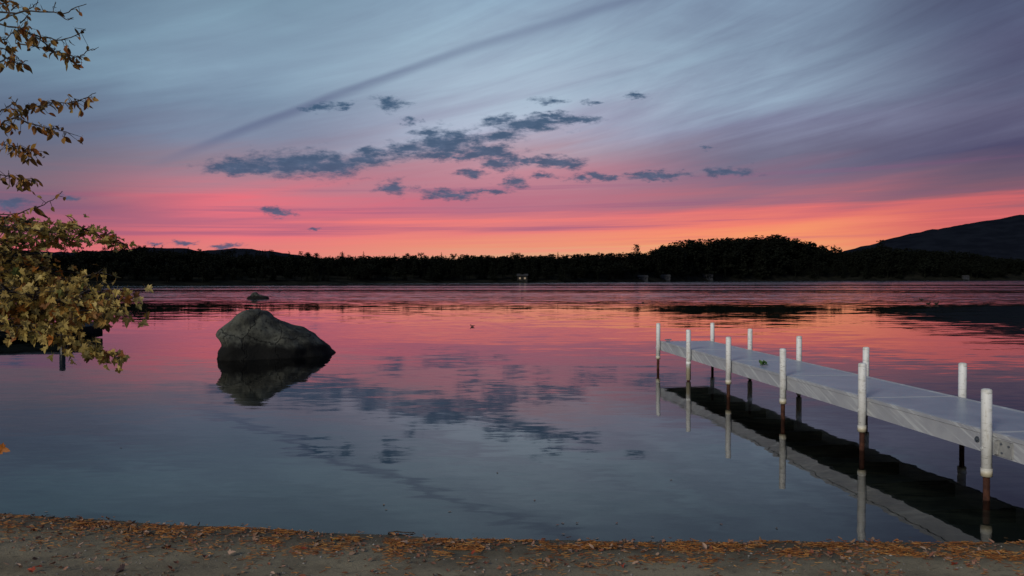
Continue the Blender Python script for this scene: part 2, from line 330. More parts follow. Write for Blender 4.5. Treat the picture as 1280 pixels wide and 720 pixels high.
# ------------------------------------------------------------------ mesh helpers
def tag(o, label=None, cat=None, group=None, kind=None):
    if label: o['label'] = label
    if cat: o['category'] = cat
    if group: o['group'] = group
    if kind: o['kind'] = kind
    return o
def empty(name, loc=(0, 0, 0), rz=0):
    o = bpy.data.objects.new(name, None); COL.objects.link(o); o.location = loc; o.rotation_euler = (0, 0, rz); o.empty_display_size = .2
    return o
def link(name, me, parent=None, loc=None):
    o = bpy.data.objects.new(name, me); COL.objects.link(o)
    if parent: o.parent = parent
    if loc is not None: o.location = loc
    return o
def mesh(name, vs, fs, mat, smooth=False):
    me = bpy.data.meshes.new(name); me.from_pydata([tuple(v) for v in vs], [], fs); me.materials.append(mat)
    if smooth: me.polygons.foreach_set('use_smooth', [True] * len(me.polygons))
    me.update(); return me
class MB:
    def __init__(s): s.v = []; s.f = []
    def add(s, vs, fs):
        o = len(s.v); s.v += [Vector(v) for v in vs]; s.f += [tuple(i + o for i in f) for f in fs]
    def box(s, a, b, M=None):
        x0, y0, z0 = a; x1, y1, z1 = b
        vs = [Vector(p) for p in ((x0,y0,z0),(x1,y0,z0),(x1,y1,z0),(x0,y1,z0),(x0,y0,z1),(x1,y0,z1),(x1,y1,z1),(x0,y1,z1))]
        if M: vs = [M @ v for v in vs]
        s.add(vs, [(3,2,1,0),(4,5,6,7),(0,1,5,4),(1,2,6,5),(2,3,7,6),(3,0,4,7)])
    def tube(s, pts, rad, seg=6, cap=True):
        pts = [Vector(p) for p in pts]; rings = []
        for i, p in enumerate(pts):
            d = (pts[min(i+1, len(pts)-1)] - pts[max(i-1, 0)]).normalized()
            u = d.cross(Vector((0, 0, 1)));
            if u.length < .05: u = d.cross(Vector((1, 0, 0)))
            u.normalize(); w = d.cross(u)
            r = rad[i] if isinstance(rad, (list, tuple)) else rad
            rings.append([p + u * r * math.cos(2*math.pi*k/seg) + w * r * math.sin(2*math.pi*k/seg) for k in range(seg)])
        vs = [v for r_ in rings for v in r_]; fs = []
        for i in range(len(pts)-1):
            for k in range(seg):
                a = i*seg+k; b = i*seg+(k+1) % seg; fs.append((a, b, b+seg, a+seg))
        if cap: fs.append(tuple(range(seg-1, -1, -1))); fs.append(tuple(range((len(pts)-1)*seg, len(pts)*seg)))
        s.add(vs, fs)
    def build(s, name, mat, parent=None, smooth=False, loc=None):
        return link(name, mesh(name, s.v, s.f, mat, smooth), parent, loc)

# ------------------------------------------------------------------ ground, water
SHORE = [(-40, 8.5), (-12, 8.2), (-7, 7.3), (-4.15, 6.46), (-2.8, 6.2), (-1.24, 5.95), (-.4, 5.83), (0, 5.80), (1.5, 5.76), (3.7, 5.74), (8, 5.9), (14, 6.5), (40, 9)]
def shore(x): return interp(SHORE, x) + .03 * mn.noise(Vector((x * 1.7, 3, 0))) + .012 * mn.noise(Vector((x * 7, 9, 0)))
def gh(x, y):
    s = y - shore(x)
    if s < 0:
        z = -s * .085 if s > -6 else .51 + (-s - 6) * .05
        z = min(z, 2.5)
        z += (.012 * mn.noise(Vector((x * 2.2, y * 2.2, 1))) + .005 * mn.noise(Vector((x * 9, y * 9, 1)))) * min(1, -s * 3)
    else:
        z = -min(s * .07, .45 + s * .02); z = max(z, -5) + .02 * mn.noise(Vector((x, y, 2))) * min(1, s)
    # small point of land on the left
    e = ((x + 20.5) / 5.6) ** 2 + ((y - 28.6) / 4.6) ** 2
    if e < 4: z += .8 * max(0, 1 - e / 2.2) ** .8 if e < 2.2 else 0
    return z
def axis(segs):
    out = []
    for a, b, st in segs:
        k = int(round((b - a) / st))
        out += [a + (b - a) * i / k for i in range(k)]
    out.append(segs[-1][1]); return out
xs = axis([(-3000, -400, 400), (-400, -40, 40), (-40, -26, 2), (-26, -8, .5), (-8, 8, .1), (8, 30, 1), (30, 400, 37), (400, 3000, 400)])
ys = axis([(-400, -40, 60), (-40, -6, 2), (-6, 2, .4), (2, 3.6, .15), (3.6, 7, .06), (7, 12, .25), (12, 30, .6), (30, 100, 7), (100, 400, 50), (400, 6000, 700)])
vs = [(x, y, gh(x, y)) for y in ys for x in xs]; nx = len(xs)
fs = [(j*nx+i, j*nx+i+1, (j+1)*nx+i+1, (j+1)*nx+i) for j in range(len(ys)-1) for i in range(nx-1)]
g = link('ground', mesh('ground', vs, fs, MAT['ground'], True)); tag(g, 'dark sandy beach sloping down into the shallow lake bed', kind='structure')
w = link('lake_water', mesh('lake_water', [(-3000, 2, 0), (3000, 2, 0), (3000, 5900, 0), (-3000, 5900, 0)], [(0, 1, 2, 3)], MAT['water']))
tag(w, 'calm lake water mirroring the pink sunset sky', kind='structure')

# ------------------------------------------------------------------ far shore, hills, mountain
SH_Y = [(-700, 120), (-200, 150), (0, 172), (150, 205), (400, 262), (700, 350), (800, 430), (900, 545), (1000, 590), (1300, 640), (2000, 700)]
SIL = [(-700, 300), (-200, 306), (0, 312), (60, 318), (110, 313), (180, 311), (230, 314), (300, 317), (375, 319.5), (500, 319), (640, 318.5), (720, 317), (780, 316), (812, 314), (830, 305), (850, 303), (880, 299), (920, 296), (950, 294.5), (985, 296), (1000, 300), (1025, 305), (1036, 312), (1060, 314), (1085, 310), (1100, 305), (1120, 309), (1150, 312), (1200, 314), (1250, 322), (1300, 324), (2000, 318)]
def shoreD(px): return interp(SH_Y, px) + 2.5 * mn.noise(Vector((px * .02, 0, 5)))
def topz(px, D): return HC + (HZ - interp(SIL, px)) / F * D
def far_pt(px, D, z): return Vector(((px - 640) / F * D, D, z))
vs = []; fs = []; cx = list(range(-700, 2001, 12)); DD = [-6, 0, 3, 12, 30, 60, 110, 200]
def land_z(px, dd):
    D = shoreD(px) + dd; crest = max(.8, topz(px, shoreD(px) + 60) * (.80 if px < 790 else .84))
    if dd <= 0: return -1.0 if dd < 0 else 0.05
    k = min(1, dd / 60); return .35 + crest * k ** 1.3 + .4 * mn.noise(Vector((px * .05, dd * .1, 0)))
for px in cx:
    for dd in DD: vs.append(far_pt(px, shoreD(px) + dd, land_z(px, dd)))
for i in range(len(cx)-1):
    for j in range(len(DD)-1):
        a = i*len(DD)+j; b = a+len(DD); fs.append((a, b, b+1, a+1))
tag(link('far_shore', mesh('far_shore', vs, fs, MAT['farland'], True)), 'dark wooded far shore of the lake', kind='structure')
def ridge(name, prof, D, depth, label, amp):
    vs = []; fs = []; K = 14; n_ = 160; x0, x1 = prof[0][0], prof[-1][0]
    for i in range(n_ + 1):
        px = x0 + (x1 - x0) * i / n_; zt = HC + (HZ - interp(prof, px)) / F * D
        for k in range(K + 1):
            u = k / K; z = zt * math.sin(u * math.pi / 2) ** 1.2 if u < 1 else zt
            z += amp * mn.noise(Vector((px * .06, u * 5, 1))) * (u if u < 1 else 1) + amp * .5 * mn.noise(Vector((px * .23, u * 14, 4)))
            vs.append(far_pt(px, D - depth * (1 - u), z - (5 if k == 0 else 0)))
        vs.append(far_pt(px, D + depth, -5))
    K2 = K + 2
    for i in range(n_):
        for k in range(K2 - 1):
            a = i*K2+k; fs.append((a, a+K2, a+K2+1, a+1))
    return tag(link(name, mesh(name, vs, fs, MAT['hillmat'], True)), label, kind='structure')
ridge('mountain', [(1000, 330), (1040, 318), (1062, 313.5), (1085, 307), (1105, 301), (1140, 293), (1170, 287), (1200, 282), (1218, 279.5), (1245, 275), (1280, 270), (1400, 250), (1560, 236), (1800, 262), (2100, 320)], 2600, 900, 'long dark mountain slope rising to the right edge', 7)
ridge('hill', [(-400, 300), (-100, 306), (60, 316), (150, 314), (185, 310), (225, 310.5), (252, 314.5), (275, 312.5), (305, 311.5), (335, 314), (370, 319), (420, 326), (480, 335)], 900, 300, 'low wooded hill behind the left far shore', 1.6)

# tree prototypes of the far shore
def quad_clump(mb, c, r, rng_):
    d = Vector((rng_.gauss(0, 1), rng_.gauss(0, 1), rng_.gauss(0, 1))).normalized(); u = d.orthogonal().normalized(); v = d.cross(u)
    a = rng_.uniform(.6, 1.1) * r; b = rng_.uniform(.5, 1.0) * r
    mb.add([c + u*a, c + v*b, c - u*a*rng_.uniform(.6, 1), c - v*b*rng_.uniform(.6, 1)], [(0, 1, 2, 3)])
def conifer(seed, n_=230, h=1.0, wd=.17, bare=.12):
    q = random.Random(seed); mb = MB(); mb.tube([(0, 0, -.04), (0, 0, .5), (0, 0, .97)], [.014, .01, .003], 5)
    layers = 15
    for i in range(layers):
        u = bare + (1 - bare) * i / layers; rr = wd * (1 - u) ** .75 * q.uniform(.65, 1.25) + .012
        for k in range(max(3, int(9 * (1 - u) + 2))):
            a = q.uniform(0, 6.283); L = rr * q.uniform(.6, 1.2)
            for s_ in (.35, .7, 1.0):
                quad_clump(mb, Vector((math.cos(a)*L*s_, math.sin(a)*L*s_, u - .05*L/wd*s_ + q.uniform(-.012, .012))), .042 * (1.15 - .5 * u), q)
    return mb
def pine(seed):
    q = random.Random(seed); mb = MB(); mb.tube([(0, 0, -.04), (.01, 0, .5), (0, .01, .95)], [.016, .012, .004], 5)
    for i in range(11):
        u = .28 + .7 * i / 11; a0 = q.uniform(0, 6.28)
        for k in range(3):
            a = a0 + k * 2.1 + q.uniform(-.4, .4); L = q.uniform(.1, .22) * (1.15 - .75 * u) * 1.5
            e = Vector((math.cos(a)*L, math.sin(a)*L, u + .05)); mb.tube([(0, 0, u), e], [.006, .002], 3, False)
            for j in range(11):
                w_ = q.uniform(.3, 1.1); quad_clump(mb, Vector((e.x*w_, e.y*w_, u + .05*w_)) + Vector((q.gauss(0, .028), q.gauss(0, .028), q.gauss(0, .014))), .034, q)
    return mb
def roundtree(seed):
    q = random.Random(seed); mb = MB(); mb.tube([(0, 0, -.04), (.01, 0, .35), (0, .02, .7)], [.022, .016, .006], 5)
    lobes = [(Vector((q.gauss(0, .14), q.gauss(0, .14), q.uniform(.38, .84))), q.uniform(.09, .17)) for _ in range(9)]
    for c, r in lobes:
        mb.tube([(0, 0, .3), c], [.008, .003], 3, False)
        for j in range(34):
            d = Vector((q.gauss(0, 1), q.gauss(0, 1), q.gauss(0, .8))).normalized() * r * q.uniform(.5, 1.05); quad_clump(mb, c + d, .042, q)
    return mb
protos = [conifer(1), conifer(2, wd=.13), conifer(3, wd=.21), pine(4), pine(5), roundtree(6), roundtree(7), roundtree(8)]
pm = []
for i, mb in enumerate(protos):
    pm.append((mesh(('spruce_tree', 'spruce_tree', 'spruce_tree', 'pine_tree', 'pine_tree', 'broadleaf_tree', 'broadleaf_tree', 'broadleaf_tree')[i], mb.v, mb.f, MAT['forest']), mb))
KN = ['spruce_tree'] * 3 + ['pine_tree'] * 2 + ['broadleaf_tree'] * 3
q = random.Random(11); fill = MB(); ntree = 0
def far_tree(px, dd, h, kind, label=None, cat='tree', group='dark trees along the far shore', wx=1.0):
    global ntree
    D = shoreD(px) + dd; z = land_z(px, dd)
    o = link(KN[kind], pm[kind][0]); o.location = far_pt(px, D, z - .2); o.scale = (h * wx, h * wx, h); o.rotation_euler = (0, 0, q.uniform(0, 6.28))
    zone = next(z_ for lim, z_ in ((160, 'behind the maple leaves'), (270, 'left of the big boulder'), (420, 'above the big boulder'), (560, 'right of the big boulder'), (720, 'near the lit cottage'), (815, 'left of the wooded point'), (930, "on the point's left half"), (1050, "on the point's right half"), (1160, 'at the mountain foot'), (9999, 'below the mountain at right')) if px < lim)
    zone = ('topping the tree line ' if dd > 20 else 'at the water ') + zone
    nm = {'spruce_tree': 'pointed dark spruce', 'pine_tree': 'ragged dark pine', 'broadleaf_tree': 'rounded dark broadleaf tree'}[KN[kind]]
    tag(o, label or f'{nm} {zone}', cat, group); ntree += 1
    return o
def fill_tree(px, dd, h, kind):
    D = shoreD(px) + dd; M_ = Matrix.Translation(far_pt(px, D, land_z(px, dd) - .2)) @ Matrix.Rotation(q.uniform(0, 6.28), 4, 'Z') @ Matrix.Diagonal((h * 1.4, h * 1.4, h, 1))
    mb = pm[kind][1]; fill.add([M_ @ v for v in mb.v], mb.f)
# skyline row: the trees whose tops draw the silhouette
px = -40.0
while px < 1290:
    dd = q.uniform(24, 42); D = shoreD(px) + dd; jag = q.choice([0, .3, .8, 1.2, -.8, -1.4]) * D / F * 1.0
    big = 815 < px < 1050
    if big: jag = jag * 1.6 + .5
    h = max(5, topz(px, D) - land_z(px, dd) + jag)
    kind = q.choice([3, 4, 3, 6, 0, 2, 4]) if big else q.choice([0, 1, 1, 2, 3, 0, 4, 5])
    far_tree(px, dd, h, kind, wx=1.25 if big else 1.45)
    px += q.uniform(5.5, 11) if px < 815 or px > 1050 else q.uniform(5, 9)
# front row at the water
px = -20.0
while px < 1285 and ntree < 285:
    dd = q.uniform(4, 14); h = q.uniform(.45, .72) * (topz(px, shoreD(px)) - .5) if px < 815 else q.uniform(9, 16)
    far_tree(px, dd, h, q.choice([0, 2, 3, 5, 6, 7, 5])); px += q.uniform(9, 16)
far_tree(796, 40, topz(796, shoreD(796) + 40) - land_z(796, 40) + 4.8, 4, 'tall lone pine standing above the low tree line left of the wooded point', group=None, wx=1.1)
far_tree(1043, 40, topz(1043, shoreD(1043) + 40) - land_z(1043, 40) + 6.5, 6, 'single rounded tree standing in the dip right of the wooded point', group=None, wx=1.0)
far_tree(1101, 45, topz(1101, shoreD(1101) + 45) - land_z(1101, 45) + 4, 3, 'bushy pine topping the shore where the mountain slope begins', group=None, wx=1.2)
for _ in range(2400):
    px = q.uniform(-300, 1500); dd = q.choice([q.uniform(3, 45), q.uniform(22, 45), q.uniform(22, 62)]); D = shoreD(px) + dd
    h = (topz(px, D) - land_z(px, dd)) * q.uniform(.86, 1.05) if dd > 22 else q.uniform(.4, .85) * (topz(px, D) - land_z(px, dd))
    fill_tree(px, dd, max(4, h), q.choice([0, 1, 2, 3, 5, 6, 7]))
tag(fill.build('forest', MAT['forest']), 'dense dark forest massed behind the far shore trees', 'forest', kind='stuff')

# cottages
def cottage(px, wid, ht, wall, label, lit=0, dd=2.5, win=2):
    D = shoreD(px) + dd; z = land_z(px, dd); r = empty('cottage', far_pt(px, D, z)); h = wid / 2; dp = wid * .6
    tag(r, label, 'cottage')
    mb = MB(); mb.box((-h, 0, -.5), (h, dp, ht)); mb.build('wall', wall, r)
    mb = MB(); rh = ht + wid * .22
    mb.add([(-h-.3, -.4, ht+.02), (h+.3, -.4, ht+.02), (h+.3, dp/2, rh), (-h-.3, dp/2, rh), (h+.3, dp+.4, ht+.02), (-h-.3, dp+.4, ht+.02)], [(0,1,2,3), (3,2,4,5), (0,3,5), (1,4,2), (0, 5, 4, 1)])
    mb.build('roof', MAT['roof'], r)
    for i in range(win):
        x = -h + (i + .5) * wid / win
        mb = MB(); mb.box((x - .38, -.06, ht * .38), (x + .38, -.02, ht * .72)); mb.build('window', MAT['litwin'] if lit else MAT['glass'], r)
cottage(885, 6.5, 2.9, MAT['wallp'], 'pale boathouse at the water below the wooded point')
cottage(832, 5.5, 1.9, MAT['wallp'], 'dim grey shed on the shore left of the pale boathouse')
cottage(804, 5, 1.8, MAT['wallp'], 'small grey shed at the left foot of the wooded point')
cottage(1208, 4.5, 2.2, MAT['wallp'], 'small pale cottage on the shore under the mountain')
cottage(653, 4.2, 2.2, MAT['walld'], 'dark cottage with two lit windows on the middle shore', 1)

# ------------------------------------------------------------------ boulders
def loft(name, base, prof, depth, mat, label, seed, amp, cat='boulder', shear=0):
    """prof: (z, xl, xr) silhouettes; rings between them give the stone its body"""
    vs = []; fs = []; SEG = 84; N = 44; z0, z1 = prof[0][0], prof[-1][0]
    for i in range(N + 1):
        u = i / N; z = z0 + (z1 - z0) * (1 - (1 - u) ** 1.6)
        xl = interp([(a, b) for a, b, c in prof], z); xr = interp([(a, c) for a, b, c in prof], z)
        k = math.sqrt(max(.0, 1 - ((z - z0) / (z1 - z0) * .96) ** 2.2)); cx = (xl + xr) / 2; hx = (xr - xl) / 2
        for s_ in range(SEG):
            a = 2 * math.pi * s_ / SEG; ca, sa = math.cos(a), math.sin(a)
            e = .78
            p = Vector((cx + hx * math.copysign(abs(ca) ** e, ca), depth * k * math.copysign(abs(sa) ** e, sa), z))
            sd_ = Vector((seed, seed * .7, 0))
            nz = mn.fractal(p * 1.1 + sd_, 1.0, 2.0, 3); fac = mn.voronoi(p * 1.15 + sd_)[0]; crk = mn.ridged_multi_fractal(p * 1.6 + sd_, 1.0, 2.1, 4, 1.0, 2.0)
            p += Vector((ca * .5, sa, .35)) * amp * (nz * .6 + (fac[1] - fac[0]) * .9 - .30 - max(0, crk - 1.5) * .30 + mn.fractal(p * 5 + sd_, 1.0, 2.0, 4) * .22)
            p.y += shear * p.x
            vs.append(p)
    top = len(vs); vs.append(Vector(((xl + xr) / 2, 0, z1 + .01)))
    for i in range(N):
        for s_ in range(SEG):
            a = i*SEG+s_; b = i*SEG+(s_+1) % SEG; fs.append((a, b, b+SEG, a+SEG))
    for s_ in range(SEG): fs.append((N*SEG+s_, N*SEG+(s_+1) % SEG, top))
    o = link(name, mesh(name, vs, fs, mat, True)); o.location = base; tag(o, label, cat); return o
bD = W(330, 446).y; bs = F / bD
def bx(px): return (px - 340) / bs * .855
def bz(py): return (446 - py) / bs * .955
loft('boulder', ((339.5 - 640) / F * bD, bD + .25, 0), [(-.6, bx(272), bx(428)), (0, bx(271), bx(417)), (bz(436), bx(273), bx(413)), (bz(429), bx(278), bx(402)), (bz(416), bx(270), bx(386)), (bz(410), bx(273), bx(372)), (bz(404), bx(280), bx(358)), (bz(398), bx(287), bx(351)), (bz(391), bx(294), bx(341)), (bz(386), bx(304), bx(332)), (bz(384), bx(313), bx(322))],
     .95, MAT['rock'], 'big grey granite boulder with dark wet foot standing in the water', 3.1, .20, shear=.5)
r2p = W(321, 373.8)
k2 = F / r2p.y
loft('boulder', r2p, [(-.4, -16/k2, 17/k2), (0, -13/k2, 16/k2), (3/k2, -11/k2, 14/k2), (4.2/k2, -8/k2, 9/k2), (6/k2, -7/k2, 2.5/k2), (8.5/k2, -5/k2, 0/k2)], .5, MAT['rock'], 'small low dark rock far out in the lake beyond the big boulder', 8.2, .05)

# ------------------------------------------------------------------ dock
P1 = W(1233, 625); P6 = W(822.5, 461)
ang = math.atan2(P6.y - P1.y, P6.x - P1.x) - math.pi / 2
LEN = (P6 - P1).length / 5
dock = empty('dock', (P1.x, P1.y, 0), ang)
tag(dock, 'long white floating style dock on rusty pipe posts running out into the lake', 'dock')
dock['label'] = 'long white dock on rusty pipe posts running out into the lake'
ZT, ZB, WD = .575, .385, 1.175
def cyl(r0, z0, z1, seg=20, bev=0.0, dome=False):
    mb = MB(); pts = [(0, 0, z0), (0, 0, z1 - bev)]; rr = [r0, r0]
    if bev: pts += [(0, 0, z1 - bev * .35), (0, 0, z1)]; rr += [r0 * .92, r0 * .55]
    mb.tube(pts, rr, seg); return mb
smb = cyl(.043, .205, .955, 22, .018); smb.tube([(0, 0, .205), (0, 0, .265)], .0455, 22); smb.tube([(0, 0, .265), (0, 0, .272)], .0465, 22)
sleeve_me = mesh('sleeve', smb.v, smb.f, MAT['sleeve'], False)
lmb = cyl(.043, .02, .955, 22, .018); lmb.tube([(0, 0, .30), (0, 0, .36)], .0455, 22)
sleeve_long = mesh('sleeve', lmb.v, lmb.f, MAT['sleeve'], False)
pipe_me = None
pmb = cyl(.027, -1.5, .90, 14); pipe_me = mesh('post', pmb.v, pmb.f, MAT['rust'], True)
for me in (sleeve_me, sleeve_long):
    me.polygons.foreach_set('use_smooth', [len(p.vertices) == 4 for p in me.polygons])
for sec in range(-2, 5):        # sections between posts; 0 starts at the nearest post in view
    y0 = sec * LEN + .03; y1 = (sec + 1) * LEN + .03
    X0, X1 = .06, WD - .06
    mb = MB(); mb.box((X0 + .045, y0 + .004, ZT - .03), (X1 - .045, y1 - .004, ZT)); mb.build('deck_panel', MAT['deck'], dock)
    mb = MB(); mb.box((X0 + .05, y0 - .018, ZT - .02), (X1 - .05, y0 + .018, ZT + .0035)); mb.build('joint_strip', MAT['board'], dock)
    for xa, xb in ((X0, X0 + .042), (X1 - .042, X1)):
        mb = MB(); mb.box((xa, y0 + .003, ZB), (xb, y1 - .003, ZT - .034)); mb.build('side_board', MAT['board'], dock)
        mb = MB(); mb.box((xa - .006, y0 + .003, ZT - .030), (xb, y1 - .003, ZT + .004)); mb.build('edge_trim', MAT['board'], dock)
    for yy in (y0 + .03, (y0 + y1) / 2, y1 - .07):
        mb = MB(); mb.box((X0 + .044, yy, ZB + .01), (X1 - .044, yy + .04, ZT - .034)); mb.build('joist', MAT['under'], dock)
mb = MB(); mb.box((.062, 5 * LEN + .03, ZB + .003), (WD - .062, 5 * LEN + .065, ZT - .003)); mb.build('end_board', MAT['board'], dock)
for i in range(-2, 6):
    for side in (0, 1):
        po = link('post', pipe_me, dock, (0 if side == 0 else WD, i * LEN, 0)); po.rotation_euler = (random.uniform(-.006, .006), random.uniform(-.006, .006), random.uniform(0, 6))
        sl_ = link('sleeve', sleeve_long if (i == 4) or (side and i == 3) else sleeve_me, po)
        sl_.scale.z = 1.0 + random.uniform(-.01, .015)
        sgn = -1 if side == 0 else 1; xf = .06 if side == 0 else WD - .06
        # bracket plate on the board past the post, with bolts
        M_ = Matrix.Identity(4)
        for (ya, yb, za, zb) in ((-.24, -.06, ZB + .012, ZT - .045),):
            mb = MB(); x_a, x_b = sorted((xf + sgn * .002, xf + sgn * .009))
            mb.box((x_a, ya, za), (x_b, yb, zb)); mb.box(tuple(sorted((xf + sgn * .010, xf + sgn * .03)))[:1] + (-.08, za + .01), (max(xf + sgn * .010, xf + sgn * .03), -.05, zb - .01))
            br = mb.build('bracket', MAT['bracket'], dock)
            for (yy, zz) in ((-.20, zb - .035), (-.11, zb - .03), (-.12, za + .03)):
                b_ = MB(); b_.tube([(xf + sgn * .008, yy, zz), (xf + sgn * .018, yy, zz)], .009, 8); b_.build('bolt', MAT['bolt'], br)
        b_ = MB(); b_.tube([(xf + sgn * .001, .20, (ZT + ZB) / 2), (xf + sgn * .006, .20, (ZT + ZB) / 2)], .028, 12)
        b_.tube([(xf + sgn * .006, .20, (ZT + ZB) / 2), (xf + sgn * .02, .20, (ZT + ZB) / 2)], .016, 6); b_.build('bolt', MAT['bolt'], dock)
        c_ = MB(); c_.tube([(sgn * .042, 0, ZB + .06), (sgn * .050, 0, ZB + .06)], .012, 10)
        if side == 0: c_.build('set_screw', MAT['bracket'], dock, loc=(0, i * LEN, 0))
cl = MB(); cl.box((.02, 0, 0), (.10, .03, .02)); cl.tube([(-.01, .015, .045), (.13, .015, .045)], [.01, .012], 8); cl.tube([(.04, .015, .02), (.04, .015, .045)], .009, 6); cl.tube([(.085, .015, .02), (.085, .015, .045)], .009, 6)
cl.build('cleat', MAT['bolt'], dock, loc=(.10, 4.9 * LEN, ZT + .005))
def dockpt(x, y, z): return Matrix.Translation(dock.location) @ Matrix.Rotation(ang, 4, 'Z') @ Vector((x, y, z))

# ------------------------------------------------------------------ leaves
def maple_leaf(seed):
    q = random.Random(seed)
    half = [(0, 0), (.14, -.06), (.36, -.10), (.30, .06), (.52, .22), (.36, .30), (.40, .44), (.20, .40), (.16, .62), (0, .92)]
    o = [(x * q.uniform(.9, 1.1), y) for x, y in half]; pts = o + [(-x, y * q.uniform(.92, 1.05)) for x, y in reversed(half[1:-1])]
    fold = q.uniform(.1, .6); curl = q.uniform(-.5, .5)
    vs = [Vector((x, y, abs(x) * fold + curl * (y - .3) ** 2 + .05 * math.sin(9 * x + seed))) for x, y in pts]
    c = len(vs); vs.append(Vector((0, .28, 0)))
    N = len(pts); fs = [(i, (i + 1) % N, c) for i in range(N)]
    vs += [Vector((-.012, 0, 0)), Vector((.012, 0, 0)), Vector((.01, -.5, .12)), Vector((-.01, -.5, .12))]; fs.append((c+1, c+2, c+3, c+4))
    return vs, fs
def oval_leaf(seed):
    q = random.Random(seed); L = [(0, 0), (.2, .15), (.28, .4), (.2, .72), (0, 1.05)]; fold = q.uniform(.15, .9); curl = q.uniform(-.6, .6)
    pts = L + [(-x, y) for x, y in reversed(L[1:-1])]; mid = [(0, .3), (0, .6)]
    vs = [Vector((x, y, abs(x) * fold + curl * (y - .4) ** 2)) for x, y in pts + mid]
    fs = [(0, 1, 8), (1, 2, 8), (2, 9, 8), (2, 3, 9), (3, 4, 9), (4, 5, 9), (5, 6, 9), (6, 8, 9), (6, 7, 8), (7, 0, 8)]
    vs += [Vector((-.015, 0, 0)), Vector((.015, 0, 0)), Vector((.012, -.25, .05)), Vector((-.012, -.25, .05))]; fs.append((10, 11, 12, 13))
    return vs, fs
ML = [maple_leaf(i) for i in range(8)]; OL = [oval_leaf(i) for i in range(8)]
MLm = [mesh('leaf', v, f, MAT['maple']) for v, f in ML]; OLm = [mesh('leaf', v, f, MAT['birch']) for v, f in OL]
def leaf_matrix(p, size, q, hang=.5, face=.5):
    """tip direction droops by hang, blade turned toward the open side (the viewer's beach) by face"""
    a = q.uniform(0, 6.283)
    tip = Vector((math.cos(a) * (1 - hang * .6) + .25, math.sin(a) * (1 - hang * .6), -hang * q.uniform(.4, 1.5))).normalized()
    up = Vector((q.gauss(0, .75), q.gauss(0, .75) - face, q.uniform(.1, 1.0))).normalized()
    xa = tip.cross(up)
    if xa.length < .1: xa = tip.orthogonal()
    xa.normalize(); za = xa.cross(tip)
    M_ = Matrix((xa, tip, za)).transposed().to_4x4(); return Matrix.Translation(p) @ M_ @ Matrix.Scale(size, 4)
def poly_at(pl, u):
    L = [(b - a).length for a, b in zip(pl, pl[1:])]; s_ = u * sum(L)
    for (a, b), l in zip(zip(pl, pl[1:]), L):
        if s_ <= l: return a + (b - a) * (s_ / l if l else 0)
        s_ -= l
    return pl[-1]
def smooth_poly(pl):
    out = [pl[0]]
    for a, b in zip(pl, pl[1:]): out += [a * .67 + b * .33 + Vector((random.gauss(0, .006), random.gauss(0, .006), random.gauss(0, .006))), a * .33 + b * .67 + Vector((random.gauss(0, .006), 0, random.gauss(0, .006))), b]
    return out

# maple: trunk just left of the picture
mt = empty('maple_tree', (-5.3, 5.6, gh(-5.3, 5.6))); base = mt.location.copy()
tag(mt, 'autumn maple reaching pale yellow leaves over the water at left', 'tree')
mb = MB(); mb.tube([(0, 0, -.2), (.03, .02, .6), (.0, .06, 1.6), (-.1, .1, 3.0), (-.15, .1, 5.0)], [.17, .13, .11, .085, .04], 12); mb.build('trunk', MAT['bark'], mt, True)
MBR = [ # px path, depth, leaves, spread
 ([(-120, 330), (-40, 300), (0, 284), (50, 290), (100, 284), (135, 297), (160, 308)], 4.7, 130, 9),
 ([(-120, 325), (-40, 290), (0, 272), (30, 276), (55, 284)], 5.1, 100, 9),
 ([(-120, 335), (-40, 312), (0, 300), (40, 300), (70, 296), (95, 300)], 4.9, 110, 11),
 ([(-120, 350), (-40, 325), (0, 322), (30, 330), (60, 342)], 5.0, 150, 16),
 ([(-120, 365), (-40, 345), (0, 343), (50, 353), (95, 362), (125, 366), (152, 376)], 4.9, 200, 14),
 ([(-120, 380), (-40, 366), (0, 364), (50, 372), (100, 382), (135, 392)], 4.6, 185, 14),
 ([(-120, 395), (-40, 380), (0, 384), (45, 392), (85, 396), (118, 384)], 4.8, 170, 13),
 ([(-120, 405), (-40, 395), (0, 402), (40, 410), (75, 418), (110, 436), (150, 448)], 4.5, 120, 8),
 ([(60, 368), (100, 348), (125, 340), (140, 345)], 4.8, 14, 7),
 ([(100, 382), (135, 388), (165, 392), (186, 399)], 4.7, 10, 5),
]
q = random.Random(5); leaves = []
lw = MB()
for path, Y, nl, sp in MBR:
    pl = [P(x, y, Y + (.35 if i % 2 else 0) * .5) for i, (x, y) in enumerate(path)]
    if path[0][0] < 0: pl = [base + Vector((.03, .04, min(1.75, max(.9, pl[0].z - .25 - base.z))))] + pl
    sp_ = smooth_poly(pl); sp_ = [v - base for v in sp_]; N = len(sp_)
    mb = MB(); mb.tube(sp_, [(.022 if path[0][0] < 0 else .004) * (1 - i / N) ** 1.4 + .0022 for i in range(N)], 6)
    br = mb.build('branch', MAT['twig'], mt, True); tw = MB()
    seg = [P(x, y, Y) for x, y in path if x > -60]
    for _ in range(int(nl * 1.8)):
        u = q.random() ** .95; c = poly_at(seg, u); r = sp / 200 * (1.15 - .6 * u)
        off = Vector((q.gauss(0, r * 1.5), q.gauss(0, r * 2.0), q.gauss(0, r * .85) - r * .3)); p = c + off
        if q.random() < .45: tw.tube([c - base, c + off * .55 + Vector((0, 0, .01)) - base, p - base], [.0035, .0025, .0015], 4, False)
        below = (HC - p.z) > -.05
        leaves.append((p, q.uniform(.036, .066) * (1.0 if below else .85), .75 if below else .35, .75 if below else .0))
    if tw.v: tag(tw.build('twig', MAT['twig'], br), kind='stuff')
leaves.append((P(-1, 560, 4.4), .07, .3, .6)); 
lt = MB(); pt_ = P(-1, 560, 4.4)
